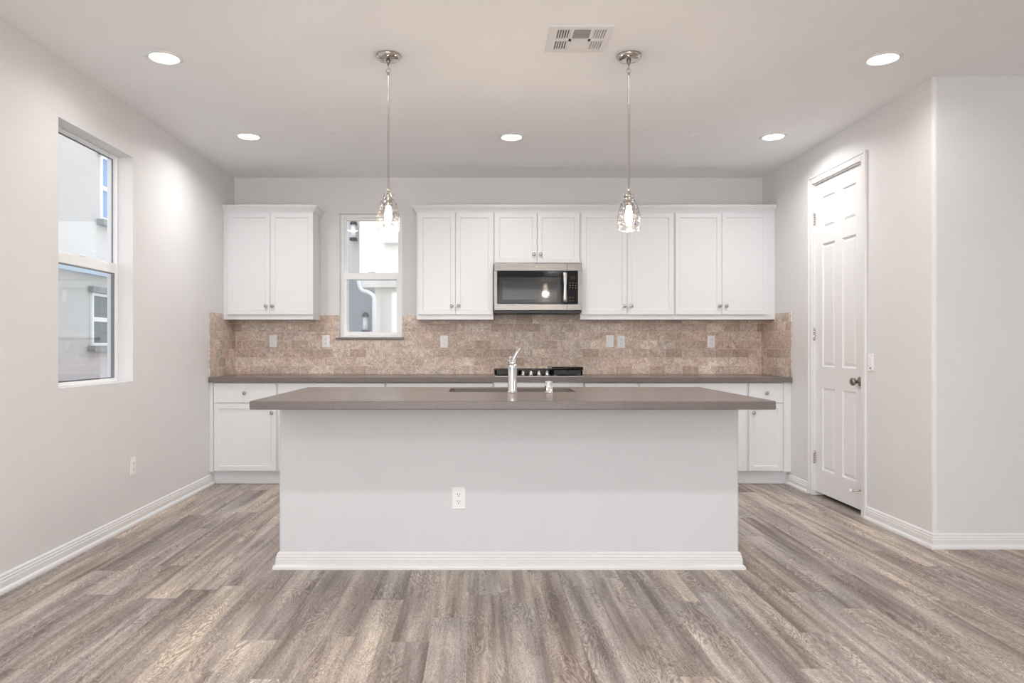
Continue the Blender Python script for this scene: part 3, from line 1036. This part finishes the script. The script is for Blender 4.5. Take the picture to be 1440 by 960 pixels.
# griddle plate lying over the grate beside the pantry end
gx0 = gb - 0.002
third = hw - 0.008 - gb
m = MB(); m.box(gx0, gx0 + third + 0.012, -hd + 0.03, hd - 0.05, 0.0585, 0.084, 0.007, 3)
m.box(gx0 + 0.02, gx0 + third - 0.01, -hd + 0.012, -hd + 0.034, 0.060, 0.070, 0.004)
m.build('griddle', M['black_gloss'], r)
kmesh = None
for px in (735.0, 746.6, 758.0, 769.4, 781.0):
    kx = wx(px, 6.10) - ccx
    if kmesh is None:
        m = MB(); m.lathe([(0.021, 0.012), (0.021, 0.016), (0.016, 0.020), (0.0145, 0.040), (0.012, 0.043)], seg=20)
        m.box(-0.004, 0.004, -0.015, 0.015, 0.036, 0.052, 0.002)
        o = m.build('control_knob', M['pale_steel'], r, (kx, 6.10 - (CY0 + CY1) / 2, 0)); kmesh = o.data
    else:
        o = bpy.data.objects.new('control_knob', kmesh); COL.objects.link(o); o.parent = r; o.location = (kx, 6.10 - (CY0 + CY1) / 2, 0)

# built-in oven below the cooktop
OX0, OX1 = B(694.2) + 0.001, B(821.0) - 0.001
ocx = (OX0 + OX1) / 2
r = thing('built_in_oven', (ocx, YB, 0), 'stainless built-in oven under the cooktop, mostly hidden behind the island', 'oven')
h = (OX1 - OX0) / 2
m = MB(); m.box(-h, h, BF - YB, -0.003, 0.112, CU - 0.001); m.build('oven_body', M['pale_steel'], r)
m = MB(); m.box(-h, h, 6.092 - YB, 6.107 - YB, 0.0005, 0.1115); m.build('toe_kick', M['cabinet'], r)
m = MB(); m.box(-h + 0.004, h - 0.004, BF - YB - 0.022, BF - YB - 0.0005, 0.765, 0.862, 0.002); m.build('control_panel', M['pale_steel'], r)
m = MB(); m.box(-h + 0.004, h - 0.004, BF - YB - 0.028, BF - YB - 0.0005, 0.130, 0.758, 0.003)
od = m.build('oven_door', M['pale_steel'], r)
m = MB(); m.box(-h + 0.09, h - 0.09, BF - YB - 0.0295, BF - YB - 0.0278, 0.25, 0.60, 0.0005); m.build('oven_window', M['black_gloss'], od)
m = MB(); yy = BF - YB - 0.062
m.tube([(-h + 0.05, yy, 0.70), (h - 0.05, yy, 0.70)], 0.011, 14)
for s_ in (-1, 1):
    m.tube([(s_ * (h - 0.09), BF - YB - 0.027, 0.70), (s_ * (h - 0.09), yy, 0.70)], 0.008, 10)
m.build('oven_handle', M['pale_steel'], od)

# ------------------------------------------------------------------ microwave
MYF = 6.240
mx0, mx1 = xb + 0.002, xc - 0.002
MXC = (mx0 + mx1) / 2
MZ0, MZ1 = 1.466, MWT - 0.0015
r = thing('microwave', (MXC, YB, MZ0), 'stainless over-the-range microwave with black glass door', 'microwave')
Mx = lambda px: wx(px, MYF) - MXC
Mz = lambda py: EYE + (VPY - py) / FPX * MYF - MZ0
hw = (mx1 - mx0) / 2
HT = MZ1 - MZ0
m = MB(); m.box(-hw, hw, MYF + 0.03 - YB, -0.012, 0.020, HT, 0.002); m.build('body', M['black_plastic'], r)
m = MB()
F0, F1 = MYF - YB, MYF + 0.0295 - YB
xL2, xR2 = Mx(699.0), Mx(812.8)
zT2, zB2 = Mz(380.8), Mz(427.3)
m.box(-hw, hw, F0, F1, zT2, HT, 0.003)
m.box(-hw, hw, F0, F1, Mz(436.3), zB2, 0.003)
m.box(-hw, xL2, F0, F1, zB2, zT2)
m.box(xR2, hw, F0, F1, zB2, zT2)
front = m.build('front_trim', M['steel'], r)
m = MB(); m.box(Mx(797.3), Mx(797.9), F0 - 0.0006, F0, zT2, HT - 0.003); m.build('seam', M['black_plastic'], front)
m = MB(); m.box(Mx(797.3), Mx(797.9), F0 - 0.0006, F0, Mz(436.3) + 0.003, zB2); m.build('seam', M['black_plastic'], front)
m = MB(); m.box(xL2 + 0.0005, Mx(797.0), F0 + 0.004, F1, zB2 + 0.0005, zT2 - 0.0005, 0.002)
door = m.build('door', M['black_gloss'], r)
m = MB(); m.box(Mx(701.5), Mx(788.5), F0 + 0.0025, F0 + 0.0042, Mz(424.8), Mz(389.5), 0.0006); m.build('window_border', M['display'], door)
m = MB(); m.box(Mx(706.5), Mx(783.0), F0 + 0.0012, F0 + 0.0027, Mz(421.3), Mz(395.0), 0.0006); m.build('window', M['oven_mesh'], door)
m = MB()
hx_ = Mx(794.0)
zs = [Mz(425.0) + (Mz(382.5) - Mz(425.0)) * k / 12 for k in range(13)]
bh = bmesh.new()
rows = []
for k, z in enumerate(zs):
    u = k / 12
    bow = 0.030 + 0.014 * math.sin(PI * u)
    wv = 0.0185 + 0.003 * math.cos(2 * PI * u)
    yy0, yy1 = F0 - bow, F0 - bow + 0.014
    rows.append([bh.verts.new((hx_ - wv, yy1, z)), bh.verts.new((hx_ - wv * 0.7, yy0, z)), bh.verts.new((hx_ + wv * 0.7, yy0, z)), bh.verts.new((hx_ + wv, yy1, z))])
for A, C_ in zip(rows, rows[1:]):
    for i in range(4):
        j = (i + 1) % 4
        bh.faces.new((A[i], A[j], C_[j], C_[i])).smooth = (i == 1)
bh.faces.new(rows[0]); bh.faces.new(rows[-1])
m.add(bh)
for z in (zs[1], zs[-2]):
    m.box(hx_ - 0.010, hx_ + 0.010, F0 - 0.022, F0 + 0.0045, z - 0.012, z + 0.012)
m.build('handle', M['pale_steel'], door)
m = MB(); m.box(Mx(797.8), xR2 - 0.0005, F0 + 0.004, F1, zB2 + 0.0005, zT2 - 0.0005, 0.002)
panel = m.build('control_panel', M['black_gloss'], r)
m = MB(); m.box(Mx(801.7), Mx(809.8), F0 + 0.003, F0 + 0.0043, Mz(393.0), Mz(387.8)); m.build('display', M['display'], panel)
for gy in (397.6, 401.2, 404.6, 418.2, 422.6):
    for gxp in (801.5, 805.6, 809.7):
        if gy > 410 and gxp > 808:
            continue
        m = MB(); m.box(Mx(gxp) - 0.0055, Mx(gxp) + 0.0055, F0 + 0.0032, F0 + 0.0043, Mz(gy) - 0.0030, Mz(gy) + 0.0030, 0.0004)
        m.build('button', M['display'] if gy < 410 else M['oven_mesh'], panel)
        m = MB(); m.box(Mx(gxp) - 0.0035, Mx(gxp) + 0.0035, F0 + 0.0028, F0 + 0.0034, Mz(gy) - 0.0012, Mz(gy) + 0.0012)
        m.build('marking', M['button'], panel)
m = MB(); m.ring((Mx(754.6), F0 - 0.0004, Mz(374.6)), 0.0085, 0.0011, 'Y', 24, 6, 0.7)
m.box(Mx(754.6) - 0.004, Mx(754.6) + 0.004, F0 - 0.0012, F0, Mz(374.6) - 0.001, Mz(374.6) + 0.001)
m.build('emblem', M['nickel'], front)
m = MB(); m.box(-hw + 0.003, hw - 0.003, F0 + 0.008, -0.02, 0.0, 0.0195, 0.003)
m.box(-hw + 0.20, hw - 0.20, F0 + 0.05, F0 + 0.20, -0.004, 0.0, 0.001)
m.build('underside', M['black_plastic'], r)

# ------------------------------------------------------------------ outlets and switches
def plate_base(loc, label, cat, name, rz):
    r = thing(name, loc, label, cat, 'white wall plates', rz)
    m = MB(); m.box(-0.0355, 0.0355, -0.006, -0.0002, -0.0575, 0.0575, 0.0025, 3)
    m.build('cover_plate', M['plastic'], r)
    return r
def outlet(loc, label, rz=0.0):
    r = plate_base(loc, label, 'outlet', 'wall_outlet', rz)
    m = MB(); m.box(-0.0168, 0.0168, -0.0085, -0.0055, -0.0335, 0.0335, 0.001)
    rec = m.build('receptacle', M['plastic'], r)
    for s_ in (-1, 1):
        zc = 0.0185 * s_
        m = MB(); m.box(-0.0135, 0.0135, -0.0090, -0.0084, zc - 0.0125, zc + 0.0125, 0.0002)
        face = m.build('socket', M['plastic'], rec)
        for xx, w_, h_ in ((-0.0064, 0.0012, 0.0042), (0.0064, 0.0012, 0.0034)):
            m = MB(); m.box(xx - w_, xx + w_, -0.0094, -0.0088, zc + 0.003 - h_, zc + 0.003 + h_)
            m.build('slot', M['slot'], rec)
        m = MB(); m.lathe([(0.0027, 0), (0.0027, 0.0006)], (0, -0.0088, zc - 0.0075), '-Y', 12)
        m.build('ground_hole', M['slot'], rec)
        m = MB(); m.lathe([(0.003, 0), (0.003, 0.0005), (0.002, 0.001)], (0, -0.0058, 0.0475 * s_), '-Y', 12)
        m.build('screw', M['plastic'], r)
    return r
def rocker(loc, label, rz=0.0, indicator=False):
    r = plate_base(loc, label, 'switch', 'light_switch', rz)
    b = bmesh.new()
    m = MB()
    m.box(-0.0168, 0.0168, -0.0075, -0.0055, -0.0335, 0.0335, 0.001)
    m.build('switch_frame', M['plastic'], r)
    m = MB()
    for p in ((-0.0145, -0.0310), (0.0145, -0.0310)):
        pass
    q = [(-0.0148, -0.0075, -0.031), (0.0148, -0.0075, -0.031), (0.0148, -0.0075, 0.031), (-0.0148, -0.0075, 0.031), (-0.0148, -0.0085, -0.031), (0.0148, -0.0085, -0.031), (0.0148, -0.0125, 0.031), (-0.0148, -0.0125, 0.031)]
    vs = [b.verts.new(v) for v in q]
    for f in ((0, 1, 2, 3), (4, 5, 6, 7), (0, 1, 5, 4), (2, 3, 7, 6), (0, 3, 7, 4), (1, 2, 6, 5)):
        b.faces.new([vs[i] for i in f])
    m.add(b); m.build('rocker', M['plastic'], r)
    if indicator:
        m = MB(); m.box(-0.006, 0.006, -0.0092, -0.0060, -0.043, -0.036, 0.0008); m.build('indicator', M['slot'], r)
    return r
YT = YB - TK - 0.0003
def on_tile(px, py):
    return (wx(px, YT), YT, EYE + (VPY - py) / FPX * YT)
rocker(on_tile(384.3, 479.5), 'white switch plate on the tile below the lone wall cabinet')
outlet(on_tile(458.3, 479.8), 'white outlet on the tile just beside the small window sill')
outlet(on_tile(624.6, 480.2), 'white outlet on the tile between small window and cooktop')
rocker(on_tile(857.6, 479.8), 'white switch plate on the tile, paired closely with an outlet')
outlet(on_tile(873.4, 480.4), 'white outlet on the tile, paired closely with a switch plate')
outlet(on_tile(999.9, 480.2), 'white outlet standing alone on the tile toward the pantry door')
outlet((wx(645.0, IYF - 0.0003), IYF - 0.0003, EYE + (VPY - 699.8) / FPX * IYF), 'white outlet on the front face of the island')
outlet((XL + 0.0003, 4.685, 0.386), 'white outlet low on the side wall below the large window', -PI / 2 + PI)
rocker((XR - 0.0003, 4.793, 1.067), 'white switch plate on the wall beside the pantry door casing', -PI / 2, True)

# ------------------------------------------------------------------ ceiling fixtures
cz = CZ - 0.0003
def downlight(px, py, label):
    y = (CZ - EYE) / (VPY - py) * FPX
    r = thing('recessed_light', (wx(px, y), y, cz), label, 'ceiling light', 'recessed ceiling lights')
    m = MB(); m.lathe([(0.074, -0.0005), (0.0745, -0.006), (0.080, -0.009), (0.088, -0.008), (0.094, -0.004), (0.095, 0.0)], seg=40, close=True)
    m.build('trim_ring', M['white_trim'], r)
    m = MB(); m.lathe([(0.001, -0.0045), (0.0738, -0.0045), (0.0738, -0.0005), (0.001, -0.0005)], seg=40)
    m.build('lens', M['lens'], r)
    area_light('lamp', (0, 0, -0.012), (0, 0, 0), 0.14, 0.14, DOWNLIGHT_W if y > 4.5 else FRONT_DOWNLIGHT_W, (1.0, 0.972, 0.95), r, 'DISK', 156.0)
downlight(231.0, 80.5, 'round recessed light in the ceiling above the large side window')
downlight(350.0, 191.3, 'round recessed light in the ceiling above the lone wall cabinet')
downlight(719.3, 192.2, 'round recessed light in the ceiling in front of the microwave')
downlight(1087.5, 191.7, 'round recessed light in the ceiling between pantry door and wall cabinets')
downlight(1241.5, 82.0, 'round recessed light in the ceiling nearest the turning wall corner')
def sprinkler(px, py, label):
    y = (CZ - EYE) / (VPY - py) * FPX
    r = thing('fire_sprinkler', (wx(px, y), y, cz), label, 'sprinkler', 'ceiling sprinklers')
    m = MB(); m.lathe([(0.030, 0.0), (0.036, -0.002), (0.037, -0.005), (0.030, -0.007), (0.027, -0.004)], seg=32)
    m.build('escutcheon', M['plastic'], r)
    m = MB(); m.lathe([(0.026, -0.0065), (0.027, -0.010), (0.027, -0.013), (0.024, -0.0145), (0.002, -0.015)], seg=32)
    m.build('cover_cap', M['plastic'], r)
    m = MB(); m.lathe([(0.020, -0.005), (0.020, -0.0105)], seg=24)
    m.build('shadow_gap', M['slot'], r)
sprinkler(470.5, 188.3, 'small white ceiling sprinkler cap beyond the pendant near the small window')
sprinkler(977.0, 188.8, 'small white ceiling sprinkler cap beyond the pendant nearer the pantry door')

# air register
VX0, VX1, VY0, VY1 = 0.350, 0.660, 3.470, 3.776
r = thing('air_vent', ((VX0 + VX1) / 2, (VY0 + VY1) / 2, cz), 'white square louvered air vent in the ceiling', 'air vent')
vh, vd = (VX1 - VX0) / 2, (VY1 - VY0) / 2
m = MB(); m.box(-vh + 0.02, vh - 0.02, -vd + 0.02, vd - 0.02, -0.003, -0.0002); m.build('duct_opening', M['vent_dark'], r)
cols = [(-vh + 0.042, -vh + 0.106), (-vh + 0.120, -vh + 0.206), (-vh + 0.218, -vh + 0.280)]
rowsv = [(-vd + 0.035, -vd + 0.140), (-vd + 0.168, -vd + 0.268)]
m = MB()
zf0, zf1 = -0.010, -0.003
m.box(-vh, cols[0][0], -vd, vd, zf0, -0.0002, 0.002); m.box(cols[2][1], vh, -vd, vd, zf0, -0.0002, 0.002)
m.box(cols[0][0], cols[2][1], -vd, rowsv[0][0], zf0, -0.0002); m.box(cols[0][0], cols[2][1], rowsv[1][1], vd, zf0, -0.0002)
m.box(cols[0][0], cols[2][1], rowsv[0][1], rowsv[1][0], zf0, zf1)
m.box(cols[0][1], cols[1][0], rowsv[0][0], rowsv[1][1], zf0, zf1); m.box(cols[1][1], cols[2][0], rowsv[0][0], rowsv[1][1], zf0, zf1)
m.build('grille_frame', M['white_trim'], r)
def slats(c, rr, along, n, tilt):
    m = MB()
    for k in range(n):
        b = bmesh.new()
        if along == 'Y':
            x = c[0] + (c[1] - c[0]) * (k + 0.5) / n
            vs = [b.verts.new((x + dx * 0.5 - dz, y, -0.010 + (0.006 if dz else 0))) for y in rr for dx, dz in ((-0.004, 0), (0.004, 0), (0.004, tilt), (-0.004, tilt))]
        else:
            y = rr[0] + (rr[1] - rr[0]) * (k + 0.5) / n
            vs = [b.verts.new((x, y + dx * 0.5 - dz, -0.010 + (0.006 if dz else 0))) for x in c for dx, dz in ((-0.004, 0), (0.004, 0), (0.004, tilt), (-0.004, tilt))]
        for f in ((0, 1, 2, 3), (4, 5, 6, 7), (0, 1, 5, 4), (1, 2, 6, 5), (2, 3, 7, 6), (3, 0, 4, 7)):
            b.faces.new([vs[i] for i in f])
        m.add(b)
    return m
for rr in rowsv:
    slats(cols[0], rr, 'Y', 5, -0.006).build('louvers', M['white_trim'], r)
    slats(cols[2], rr, 'Y', 5, 0.0045).build('louvers', M['white_trim'], r)
slats(cols[1], rowsv[0], 'X', 8, -0.0065).build('louvers', M['white_trim'], r)
slats(cols[1], rowsv[1], 'X', 8, 0.009).build('louvers', M['white_trim'], r)

# ------------------------------------------------------------------ pendants
PY = 3.840
def pendant(px, label):
    r = thing('pendant_light', (wx(px, PY), PY, cz), label, 'pendant light', 'glass pendant lights over the island')
    m = MB(); m.lathe([(0.001, -0.026), (0.030, -0.026), (0.052, -0.024), (0.061, -0.018), (0.063, -0.012), (0.066, -0.009), (0.066, 0.0), (0.001, 0.0)], seg=48)
    cn = m.build('canopy', M['nickel'], r)
    m = MB(); m.lathe([(0.013, -0.025), (0.012, -0.033), (0.007, -0.042), (0.005, -0.050)], seg=20); m.build('canopy_nut', M['bronze'], cn)
    m = MB(); m.ring((0, 0, -0.063), 0.0115, 0.0022, 'X', 20, 8); m.ring((0, 0, -0.083), 0.0115, 0.0022, 'Y', 20, 8); m.build('loop', M['nickel'], r)
    zb = 2.000 - CZ
    m = MB(); m.lathe([(0.005, -0.092), (0.0075, -0.098), (0.0075, -0.112), (0.006, -0.115), (0.006, zb + 0.03), (0.008, zb + 0.028), (0.008, zb + 0.004)], seg=16); m.build('rod', M['nickel'], r)
    so = 0.0
    m = MB(); m.lathe([(0.009, zb + 0.008), (0.013, zb + 0.002), (0.013, zb - 0.012), (0.019, zb - 0.018), (0.019, zb - 0.030), (0.016, zb - 0.034), (0.022, zb - 0.044), (0.024, zb - 0.052), (0.024, zb - 0.066), (0.018, zb - 0.070)], seg=28); m.build('socket', M['nickel'], r)
    # jar shaped seeded glass, open below, real wall thickness
    o_ = [(0.0295, -0.004), (0.0300, -0.012), (0.0290, -0.022), (0.0300, -0.034), (0.0420, -0.042), (0.0470, -0.052), (0.0450, -0.058), (0.0480, -0.068), (0.0555, -0.092), (0.0610, -0.120), (0.0632, -0.148), (0.0625, -0.172), (0.0590, -0.192), (0.0565, -0.204)]
    i_ = [(q - 0.0022, z) for q, z in o_[::-1]]
    m = MB(); m.lathe([(q, z + zb) for q, z in o_ + i_], seg=48, close=True); m.build('glass_shade', M['shade_glass'], r)
    m = MB(); m.lathe([(0.012, zb - 0.070), (0.0125, zb - 0.082), (0.017, zb - 0.098), (0.0205, zb - 0.118), (0.0195, zb - 0.136), (0.013, zb - 0.156), (0.006, zb - 0.170), (0.001, zb - 0.176)], seg=28)
    m.build('bulb', M['bulb'], r)
    d = bpy.data.lights.new('bulb_light', 'POINT'); d.energy = PENDANT_W; d.color = (1.0, 0.85, 0.68); d.shadow_soft_size = 0.03
    lo = bpy.data.objects.new('bulb_light', d); COL.objects.link(lo); lo.parent = r; lo.location = (0, 0, zb - 0.190)
pendant(546.0, 'nickel pendant with seeded glass jar shade hanging before the small window')
pendant(884.3, 'nickel pendant with seeded glass jar shade hanging before the tall wall cabinet')

# ------------------------------------------------------------------ outdoors
m = MB(); m.box(-14, 12, -8, 22, -0.45, -0.13); struct(m.build('ground', M['pavement']))
# neighbouring house across the side yard
HX = -6.30
r = thing('neighbour_house', (HX, 9.5, -0.13), 'pale stucco house with two windows seen through the large side window', 'house')
hz = lambda z: z + 0.13
m = MB(); m.box(-2.0, 0.0, -5.5, 6.5, 0, hz(6.2)); m.build('wall', M['stucco_grey'], r)
m = MB(); m.box(0.0, 0.01, -5.5, 6.5, 0, hz(1.0)); m.build('base_course', M['stucco_pink'], r)
def house_window(y0, y1, z0, z1, par, glass):
    y0 -= 9.5; y1 -= 9.5
    f = MB(); w = 0.045
    for (a, b_, c, d) in ((y0, y0 + w, z0, z1), (y1 - w, y1, z0, z1), (y0 + w, y1 - w, z0, z0 + w), (y0 + w, y1 - w, z1 - w, z1), (y0 + w, y1 - w, (z0 + z1) / 2 - 0.035, (z0 + z1) / 2 + 0.035)):
        f.box(0.0, 0.035, a, b_, hz(c), hz(d))
    fr = f.build('window', M['vinyl'], par)
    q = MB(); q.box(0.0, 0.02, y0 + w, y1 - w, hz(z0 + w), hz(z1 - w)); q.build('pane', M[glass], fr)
    s_ = MB(); s_.box(0.0, 0.12, y0 - 0.08, y1 + 0.08, hz(z0 - 0.10), hz(z0 - 0.005)); s_.build('window_sill', M['trim_green'], par)
    if True:
        s_ = MB(); s_.box(0.0, 0.08, y0 - 0.06, y1 + 0.08, hz(z1 + 0.005), hz(z1 + 0.10)); s_.build('window_head', M['trim_green'], par)
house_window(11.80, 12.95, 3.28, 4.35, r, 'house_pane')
house_window(11.53, 12.60, 1.185, 2.045, r, 'house_pane_dark')
m = MB(); m.box(0.0, 0.10, -5.5, 6.5, hz(2.33), hz(2.48)); m.build('belly_band', M['trim_blue'], r)  # blue-grey band across the wall
m = MB(); m.box(-2.2, 0.5, -5.7, 6.7, hz(6.2), hz(6.4)); m.build('roof', M['trim_green'], r)

# house behind, seen through the small window over the counter
HY = 9.4
r = thing('rear_house', (-1.0, HY + 0.9, -0.13), 'cream stucco house with white downspout seen through the small counter window', 'house')
def hb(x0, x1, y0, y1, z0, z1, bev=0.0):
    m = MB(); m.box(x0 + 1.0, x1 + 1.0, y0 - HY - 0.9, y1 - HY - 0.9, z0 + 0.13, z1 + 0.13, bev); return m
hb(-3.2, 3.5, HY + 0.9, HY + 2.5, -0.13, 6.0).build('wall', M['stucco_grey'], r)
ex = wx(505.5, HY)
hb(-3.2, 3.5, HY + 0.86, HY + 0.8995, -0.13, EYE + (VPY - 392.0) / FPX * (HY + 0.86)).build('lower_wall', M['stucco_slate'], r)  # darker sheet over the same wall, its shade painted in
zs_ = EYE + (VPY - 403.5) / FPX * HY
hb(ex, 3.5, HY, HY + 0.859, zs_, 6.0).build('upper_bay', M['stucco_cream'], r)
el = wx(527.0, HY + 0.1)
hb(el, 3.5, HY + 0.1, HY + 0.859, -0.13, zs_ - 0.001).build('lower_bay', M['stucco_cream'], r)
m = MB()
q = lambda px, py, y=HY - 0.06: (wx(px, y) + 1.0, y - HY - 0.9, EYE + (VPY - py) / FPX * y + 0.13)
m.tube([q(504.5, 387), q(504.5, 397), q(506.3, 404), q(509, 408), q(519, 411.5), q(524, 414.5), q(526, 420), q(526, 520)], 0.027, 12)
m.build('downspout', M['vinyl'], r)
hb(wx(541, HY), wx(563, HY), HY - 0.12, HY - 0.001, EYE + (VPY - 343) / FPX * HY, EYE + (VPY - 326) / FPX * HY, 0.01).build('vent_hood', M['vinyl'], r)
def lantern(px, py, y, label):
    z = EYE + (VPY - py) / FPX * y
    r = thing('wall_lantern', (wx(px, y), y, z), label, 'wall lantern', 'lanterns on the house behind')
    m = MB(); m.box(-0.05, 0.05, -0.16, -0.06, -0.02, 0.02, 0.004); m.build('base', M['black_iron'], r)
    m = MB(); m.lathe([(0.035, 0.02), (0.035, 0.21)], (0, -0.11, 0), seg=16); m.build('glass', M['vinyl'], r)
    m = MB(); m.lathe([(0.055, 0.21), (0.045, 0.25), (0.01, 0.28)], (0, -0.11, 0), seg=16); m.box(-0.02, 0.02, -0.12, 0.0, 0.215, 0.245); m.build('cap', M['black_iron'], r)
lantern(515.5, 466.5, HY + 0.86, 'black and white wall lantern seen low through the small counter window')
lantern(499.0, 338.0, HY + 0.9, 'dark wall lantern seen high through the small counter window')
